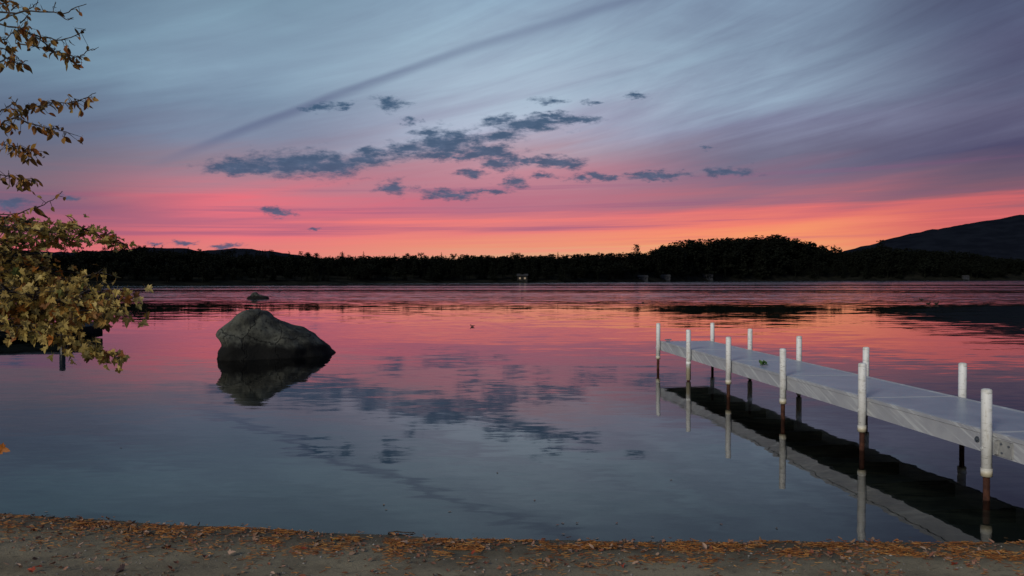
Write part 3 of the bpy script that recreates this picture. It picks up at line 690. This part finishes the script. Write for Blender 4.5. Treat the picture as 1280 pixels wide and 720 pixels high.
lt.tube([P(-90, 500, 4.6) - base, P(-40, 535, 4.5) - base, pt_ - base], [.006, .004, .002], 5); lt.build('branch', MAT['twig'], mt)
# the largest, nearest leaves become single parts
def inframe(p): 
    x = 640 + p.x / p.y * F; y = HZ + (HC - p.z) / p.y * F; return -8 < x < 1288 and -8 < y < 728
leaves.sort(key=lambda l: (0 if inframe(l[0]) else 1, -l[1] / l[0].y))
rest = MB()
for i, (p, s_, hg, fc) in enumerate(leaves):
    k = q.randrange(8); M_ = leaf_matrix(p - base, s_, q, hg, fc)
    if i < 300: o = link('leaf', MLm[k], mt); o.matrix_local = M_
    else: rest.add([M_ @ v for v in ML[k][0]], ML[k][1])
for _ in range(700):            # the crown outside the picture
    p = Vector((q.gauss(-.9, .7), q.gauss(.1, .9), q.uniform(1.2, 5.2)))
    if (p + base).x / max(.1, (p + base).y) > -.66: continue
    k = q.randrange(8); M_ = leaf_matrix(p, q.uniform(.07, .1), q, .6, .4); rest.add([M_ @ v for v in ML[k][0]], ML[k][1])
tag(rest.build('foliage', MAT['maple_mass'], mt), kind='stuff')

# thin birch-like tree with bare twig ends above
bt = empty('birch_tree', (-6.3, 6.4, gh(-6.3, 6.4))); bb = bt.location.copy()
tag(bt, 'half bare tree with small oval brown leaves at upper left edge', 'tree')
mb = MB(); mb.tube([(0, 0, -.2), (.05, 0, 1.2), (.1, .05, 2.8), (.2, .05, 4.6), (.2, .1, 6.2)], [.13, .11, .085, .05, .02], 10); mb.build('trunk', MAT['bark'], bt, True)
TW = [([(-90, 40), (-30, 20), (0, 15), (30, 14), (60, 15), (80, 17), (95, 9), (108, 5)], 3, .9),
 ([(72, 17), (82, 24), (91, 22)], 0, .3), ([(66, 15), (68, 8)], 0, .2), ([(0, 26), (12, 20), (35, 12), (48, 3)], 3, .4), ([(14, 13), (24, 5)], 1, .3), ([(25, 29), (38, 16)], 1, .3),
 ([(-90, 30), (-30, 20), (0, 30), (30, 36), (48, 48), (68, 64), (88, 69), (101, 71)], 24, .9),
 ([(101, 71), (108, 64), (119, 62)], 0, .2), ([(40, 43), (58, 47), (76, 50), (95, 44), (107, 36)], 9, .5),
 ([(20, 54), (45, 58), (62, 63), (80, 67)], 6, .4), ([(-90, 45), (-30, 50), (0, 50), (22, 38), (35, 30)], 12, .6), ([(-60, 95), (-20, 85), (0, 77), (8, 72), (22, 80), (35, 76)], 9, .6), ([(0, 60), (14, 65), (24, 76)], 6, .3), ([(-90, 5), (-20, 0), (4, 4), (16, 2)], 8, .5),
 ([(-90, 190), (-30, 170), (0, 158), (20, 146), (45, 133), (60, 129), (85, 129), (105, 123), (120, 116)], 36, .9),
 ([(18, 148), (40, 155), (58, 160), (70, 161), (88, 167)], 16, .5), ([(-60, 185), (-20, 178), (0, 180), (25, 184), (42, 188)], 22, .6), ([(0, 140), (8, 134), (20, 128)], 5, .3),
 ([(-60, 215), (-20, 214), (0, 218), (20, 222), (40, 227)], 20, .6), ([(-60, 280), (-20, 273), (0, 268), (30, 264), (50, 258), (66, 250), (78, 239)], 5, .6)]
bl = MB(); q = random.Random(21)
limb_pts = [Vector((-5.2, 6.2, 2.3 + i * .7)) for i in range(4)]
for path, nl, th in TW:
    Y = 5.6 + q.uniform(-.25, .25) if path[0][0] < -1 else 5.6
    pl = [P(x, y, Y) for x, y in path]
    if path[0][0] < -1: pl = [bb + Vector((.12, .05, pl[0].z - bb.z - .35))] + pl
    sp_ = [v - bb for v in smooth_poly(pl)]; N = len(sp_)
    mb = MB(); mb.tube(sp_, [(.0085 * th) * (1 - i / N) ** 1.3 + .0021 for i in range(N)], 6); br = mb.build('branch', MAT['twig'], bt, True)
    seg = [P(x, y, Y) for x, y in path if x > -20]; tw = MB()
    for _ in range(int(nl * 1.8)):
        u = q.random() ** .9; c = poly_at(seg, u); off = Vector((q.gauss(0, .025), q.gauss(0, .05), q.gauss(-.012, .025))); p = c + off
        tw.tube([c - bb, p - bb], [.0022, .0013], 4, False)
        o = link('leaf', OLm[q.randrange(8)], bt); o.matrix_local = leaf_matrix(p - bb, q.uniform(.034, .070), q, .7, .4)
    for _ in range(4):
        c = poly_at(seg, q.random()); tw.tube([c - bb, c + Vector((q.uniform(.0, .03), q.gauss(0, .02), q.uniform(-.01, .04))) - bb], [.0024, .0014], 4, False)
    tag(tw.build('twig', MAT['twig'], br), kind='stuff')
mass = MB()
for _ in range(500):
    p = Vector((q.gauss(-.5, .8), q.gauss(.1, .9), q.uniform(2.2, 6.4)))
    if (p + bb).x / max(.1, (p + bb).y) > -.67: continue
    k = q.randrange(8); M_ = leaf_matrix(p, q.uniform(.04, .06), q, .7, .4); mass.add([M_ @ v for v in OL[k][0]], OL[k][1])
tag(mass.build('foliage', MAT['birch_mass'], bt), kind='stuff')

# ------------------------------------------------------------------ left bank: shrubs, boat, mooring posts
def shrub(name, c, rx, ry, rz_, label, seed, nleaf=1500):
    q = random.Random(seed); r = empty(name, (c[0], c[1], gh(c[0], c[1]) - .05)); tag(r, label, 'shrub')
    st = MB(); fo = MB()
    for i in range(9):
        e = Vector((q.gauss(0, rx * .45), q.gauss(0, ry * .45), rz_ * q.uniform(.5, .95))); st.tube([(0, 0, 0), e * .5 + Vector((0, 0, .15)), e], [.03, .02, .006], 5, False)
        for j in range(nleaf // 9): quad_clump(fo, e * q.uniform(.35, 1) + Vector((q.gauss(0, rx * .25), q.gauss(0, ry * .25), q.gauss(0, rz_ * .14))), .055, q)
    fo.v = [Vector((v.x, v.y, max(.02, v.z))) for v in fo.v]
    st.build('stem', MAT['twig'], r); fo.build('foliage', MAT['shrub'], r)
shrub('shrub', (-17.9, 26.6), 1.3, .9, .8, 'low dark rounded shrub on the left bank behind the maple leaves', 1)
shrub('shrub', (-20.0, 27.0), 1.4, .9, 1.1, 'taller dark shrub at the far left edge of the bank', 2)
# boat
bo = empty('rowing_boat', (-14.75, 24.6, 0), R(35)); bo.scale = (1, 1, .66); tag(bo, 'dark covered rowing boat moored behind the maple leaves', 'boat')
mb = MB(); st = [(-1.9, .46, .0), (-1.2, .62, -.02), (0, .70, -.02), (1.0, .58, .02), (1.6, .34, .10), (1.98, .03, .20)]; secs = []
for x, hw, zk in st: secs.append([(x, -hw, .52 + zk * .7), (x, -hw * .93, .25 + zk), (x, -hw * .55, -.08 + zk), (x, 0, -.14 + zk), (x, hw * .55, -.08 + zk), (x, hw * .93, .25 + zk), (x, hw, .52 + zk * .7)])
vs = [v for s_ in secs for v in s_]; fs = [(i*7+k, i*7+k+1, (i+1)*7+k+1, (i+1)*7+k) for i in range(5) for k in range(6)] + [tuple(range(6, -1, -1))]
mb.add(vs, fs); mb.build('hull', MAT['hull'], bo, True)
mb = MB(); cv = []
for x, hw, zk in st: cv.append([(x, -hw - .012, .50 + zk * .7), (x, -hw * .5, .66 + zk * .6), (x, 0, .73 + zk * .5), (x, hw * .5, .66 + zk * .6), (x, hw + .012, .50 + zk * .7)])
mb.add([v for s_ in cv for v in s_], [(i*5+k, (i+1)*5+k, (i+1)*5+k+1, i*5+k+1) for i in range(5) for k in range(4)]); mb.build('cover', MAT['cover'], bo, True)
mb = MB()
for sgn in (-1, 1): mb.tube([(x, sgn * (hw + .02), .515 + zk * .7) for x, hw, zk in st], .022, 6)
mb.build('gunwale', MAT['hull'], bo)
p = W(78, 428.5); mb = MB(); mb.tube([(0, 0, -.9), (0, 0, .84), (.002, 0, .87)], [.085, .08, .06], 12)
tag(mb.build('mooring_post', MAT['hull'], None, True, p), 'short dark mooring post in the water beside the covered boat', 'post')
# ------------------------------------------------------------------ ducks
def duck_parts():
    b = MB(); prof = [(-.21, .01, .11), (-.17, .035, .095), (-.10, .075, .075), (0, .095, .07), (.09, .085, .07), (.15, .05, .08), (.19, .015, .09)]
    rings = []
    for x, r, z in prof: rings.append([(x, r * math.cos(a), z + r * .72 * math.sin(a)) for a in [2*math.pi*k/12 for k in range(12)]])
    b.add([v for r in rings for v in r], [(i*12+k, (i+1)*12+k, (i+1)*12+(k+1) % 12, i*12+(k+1) % 12) for i in range(6) for k in range(12)])
    b.tube([(.12, 0, .10), (.155, 0, .14), (.16, 0, .165)], [.042, .030, .026], 10)
    b.tube([(.12, 0, .172), (.14, 0, .178), (.17, 0, .18), (.20, 0, .174), (.212, 0, .168)], [.012, .034, .038, .026, .010], 10)
    k = MB(); k.tube([(.205, 0, .168), (.24, 0, .160), (.262, 0, .158)], [.014, .013, .007], 8)
    t_ = MB(); t_.tube([(-.18, 0, .11), (-.24, 0, .135)], [.03, .008], 6)
    return [('body', b), ('bill', k), ('tail', t_)]
DP = [(nm, mesh(nm, mb.v, mb.f, MAT['duck'], True)) for nm, mb in duck_parts()]
for i, (px, py, rz, sc, lab) in enumerate(((1160, 380.5, 0.1, 1.0, 'left duck of the close pair on the water at right'), (1170.5, 380.5, 0.2, .95, 'right duck of the close pair on the water at right'), (1152, 375.5, 3.0, 1.0, 'lone duck just behind the pair at right'), (590.5, 408.5, 2.9, .42, 'lone small duck floating in the middle of the lake'), (803.5, 379, .3, .6, 'tiny duck far out left of the wooded point reflection'))):
    o = empty('duck', W(px, py), rz); o.scale = (sc, sc, sc); tag(o, lab, 'duck', 'ducks floating on the lake')
    for nm, me in DP: link(nm, me, o)

# ------------------------------------------------------------------ beach litter
q = random.Random(33)
nd = MB()
def needle(x, y, L, wd, a, z, tilt=0.0):
    dx_, dy_ = math.cos(a) * L / 2, math.sin(a) * L / 2; ox, oy = -math.sin(a) * wd, math.cos(a) * wd; t0 = tilt * L / 2
    z0 = gh(x, y) + z
    nd.add([(x-dx_-ox, y-dy_-oy, z0-t0+.004), (x+dx_-ox, y+dy_-oy, z0+t0+.004), (x+dx_+ox*.3, y+dy_+oy*.3, z0+t0+.007), (x-dx_+ox, y-dy_+oy, z0-t0+.007)], [(0, 1, 2, 3)])
def inland(py_off): return py_off
# wrack lines: (x0, x1, distance inland from waterline, half width, density per metre, pile height)
WR = [(-4.6, -.9, .07, .05, 300, .008), (-4.4, -2.6, .30, .10, 130, .006), (-3.3, -2.2, .20, .05, 420, .012), (-2.3, -1.55, .06, .05, 700, .018), (-1.9, -1.0, .30, .07, 420, .012),
 (-1.25, -.2, .20, .05, 800, .020), (-.75, .15, .07, .045, 900, .022), (-.3, .8, .24, .05, 900, .022), (.2, 1.6, .14, .06, 900, .022), (.9, 2.1, .04, .04, 700, .016),
 (1.4, 3.0, .16, .06, 950, .024), (1.2, 3.6, .30, .07, 700, .014), (2.4, 4.4, .06, .05, 800, .022), (3.0, 4.6, .24, .08, 800, .02), (3.2, 4.8, .42, .08, 420, .012), (2.4, 3.4, .34, .06, 500, .012),
 (-.3, .35, .52, .06, 240, .01), (.3, 1.4, .46, .07, 360, .01), (.1, .6, .70, .06, 240, .008), (-1.6, -.4, .46, .08, 260, .01), (-4.5, 4.6, .40, .45, 420, .003), (-4.6, -.6, .55, .45, 300, .003), (-4.5, -2.2, .22, .18, 420, .006)]
for x0, x1, off, hw, den, ph in WR:
    ph0 = q.uniform(0, 9)
    off += .035
    for _ in range(int((x1 - x0) * den * .95)):
        x = x0 + (x1 - x0) * q.random(); e = min(1, (x - x0) / .15, (x1 - x) / .15)
        clump = mn.noise(Vector((x * 4.5, ph0, 0))) + .6 * mn.noise(Vector((x * 13, ph0, 2)))
        if q.random() > .32 + clump * 1.5: continue
        o_ = off + .05 * math.sin(x * 3.1 + ph0) + .03 * mn.noise(Vector((x * 6, ph0, 5))) + q.gauss(0, hw * .55) * (.4 + .6 * max(0, e))
        y = shore(x) - o_
        if gh(x, y) < -.01: continue
        hgt = ph * max(0, 1 - abs(o_ - off) / (hw * 1.6)) * (1.0 + clump)
        needle(x, y, q.uniform(.018, .055), q.uniform(.0008, .0017), q.gauss(0, .5), max(0, hgt) * q.random() * 1.3, q.gauss(0, .12))
tag(nd.build('pine_needle_litter', MAT['needles']), 'orange brown pine needles washed up in lines along the water edge', 'needle litter', kind='stuff')
lf = MB()
for _ in range(4200):
    x = q.uniform(-4.8, 4.8); o_ = abs(q.gauss(.12, .30)) if q.random() < .55 else q.uniform(.02, 1.5)
    if mn.noise(Vector((x * 2.5, o_ * 4, 7))) + q.uniform(-.4, .4) < -.05: continue
    y = shore(x) - o_
    if y < 3.6: continue
    vs, fs = (OL if q.random() < .6 else ML)[q.randrange(8)]
    M_ = Matrix.Translation((x, y, gh(x, y) + .006)) @ Matrix.Rotation(q.uniform(0, 6.28), 4, 'Z') @ Matrix.Rotation(q.gauss(0, .35), 4, 'X') @ Matrix.Rotation(q.gauss(0, .4), 4, 'Y') @ Matrix.Scale(q.choice([.014, .02, .03, .036, .045]), 4)
    lf.add([M_ @ v for v in vs], fs)
tag(lf.build('leaf_litter', MAT['litter']), 'small scraps of dead leaves scattered over the beach', 'leaf litter', kind='stuff')
pb_ = MB()
for _ in range(900):
    x = q.uniform(-4.8, 4.8); o_ = q.uniform(.1, 1.7); y = shore(x) - o_
    if y < 3.6: continue
    r = q.choice([.003, .004, .005, .007, .01]); z = gh(x, y); a = q.uniform(0, 3)
    c = Vector((x, y, z + r * .3)); u = Vector((math.cos(a), math.sin(a), 0)) * r * 1.3; v = Vector((-math.sin(a), math.cos(a), 0)) * r
    pb_.add([c + u, c + v, c - u, c - v, c + Vector((0, 0, r * .8)), c - Vector((0, 0, r * .6))], [(0, 1, 4), (1, 2, 4), (2, 3, 4), (3, 0, 4), (1, 0, 5), (2, 1, 5), (3, 2, 5), (0, 3, 5)])
tag(pb_.build('pebbles', MAT['pebble']), 'tiny pebbles strewn on the sand', 'pebbles', kind='stuff')
# single larger fallen leaves seen on the beach
FL = [(98,684,'pink',1),(102,692,'pink',1),(42,682,'pink',1),(155,711,'pink',1.8),(52,709,'red',1.1),(127,711,'pink',1),(12,707,'pink',1),(26,709,'pink',.9),(42,714,'red',1.2),(57,718,'pink',1),(186,685,'pink',1.2),(205,716,'pink',1.2),
 (286,693,'pink',1.3),(338,716,'pink',1),(284,706,'brown',1),(231,668,'pink',1),(315,682,'pink',.9),(384,687,'red',1.3),(415,676,'yellow',1.1),(431,675,'pink',.9),(509,680,'pink',1.4),(517,688,'pink',1),(525,689,'pink',.9),(547,702,'brown',1),
 (612,688,'pink',1),(590,694,'red',1),(650,705,'pink',1),(684,708,'pink',1),(710,688,'pink',1.2),(722,682,'pink',1.5),(742,687,'pink',1.2),(783,690,'pink',1),(808,696,'orange',1),(828,685,'orange',1.3),(778,706,'red',1),(883,687,'pink',1.2),(906,683,'orange',1.3),(1020,690,'pink',1.2),(1037,697,'pink',1.1),(1123,676,'orange',1),(1179,681,'pink',1),(1135,691,'pink',1),(1195,705,'red',1.2),(1230,690,'red',.9),(1250,694,'pink',.9)]
LN = {'pink': 'pale pinkish curled dead leaf lying on the dark sand', 'red': 'dull red dead leaf lying on the dark sand', 'brown': 'dark brown dead leaf lying on the dark sand', 'yellow': 'single bright yellow leaf on the needles by the water edge', 'orange': 'orange dead leaf caught in the pine needle line'}
FM = {k: [mesh('fallen_leaf', v, f, MAT['lf_' + k]) for v, f in (ML[1], ML[4], OL[2], OL[5])] for k in LN}
for i, (px, py, k, s_) in enumerate(FL):
    p = W(px, py, .06)
    for _ in range(4): p = W(px, py, gh(p.x, p.y) + .012)
    o = link('fallen_leaf', FM[k][q.randrange(4)]); o.location = (p.x, p.y, max(0, gh(p.x, p.y)) + .014); o.scale = (.042 * s_,) * 3
    o.rotation_euler = (q.gauss(.3, .35), q.gauss(0, .4), q.uniform(0, 6.28)); tag(o, LN[k], 'leaf', None if k == 'yellow' else f'{k} fallen leaves on the beach')
# leaf bits afloat in the shallows
fl = MB()
for px, py in ((484, 637), (480, 632), (702, 668), (705, 655), (695, 657), (720, 655), (745, 674), (782, 674), (770, 655), (818, 672), (622, 592), (668, 625), (60, 640), (305, 655), (560, 640), (900, 655), (970, 660), (150, 560), (840, 600)):
    p = W(px, py); vs, fs = OL[q.randrange(8)]; M_ = Matrix.Translation(p + Vector((0, 0, .004))) @ Matrix.Rotation(q.uniform(0, 6.28), 4, 'Z') @ Matrix.Diagonal((.03, .03, .006, 1)); fl.add([M_ @ v for v in vs], fs)
tag(fl.build('floating_leaf_bits', MAT['litter']), 'pale leaf bits floating in the shallow water', 'leaf litter', kind='stuff')
# green sprig on the deck
pp = dockpt(.26, 2.62 * LEN, ZT + .004); r = empty('leaf_sprig', pp); tag(r, 'small green leaf sprig lying on the grey deck', 'sprig')
for i in range(6):
    o = link('leaf', mesh('leaf', OL[i][0], OL[i][1], MAT['lf_green']), r); o.location = (q.gauss(0, .03), q.gauss(0, .03), .01); o.scale = (.10,) * 3; o.rotation_euler = (q.uniform(.2, .9), q.gauss(0, .3), i * 1.05)
mb = MB(); mb.tube([(-.06, 0, .006), (.0, .01, .014), (.06, 0, .008)], .003, 5); mb.build('stem', MAT['lf_green'], r)
# a stick lying in the shallows at the edge
mb = MB(); mb.tube([(-.09, 0, 0), (-.03, .012, .006), (.04, -.006, .004), (.1, .006, 0)], [.006, .006, .005, .003], 6); o = mb.build('stick', MAT['twig'], None, False, W(500, 667) + Vector((0, 0, .006))); tag(o, 'thin dark stick lying at the water edge', 'stick')
print('far trees', ntree, 'maple leaves', len(leaves))
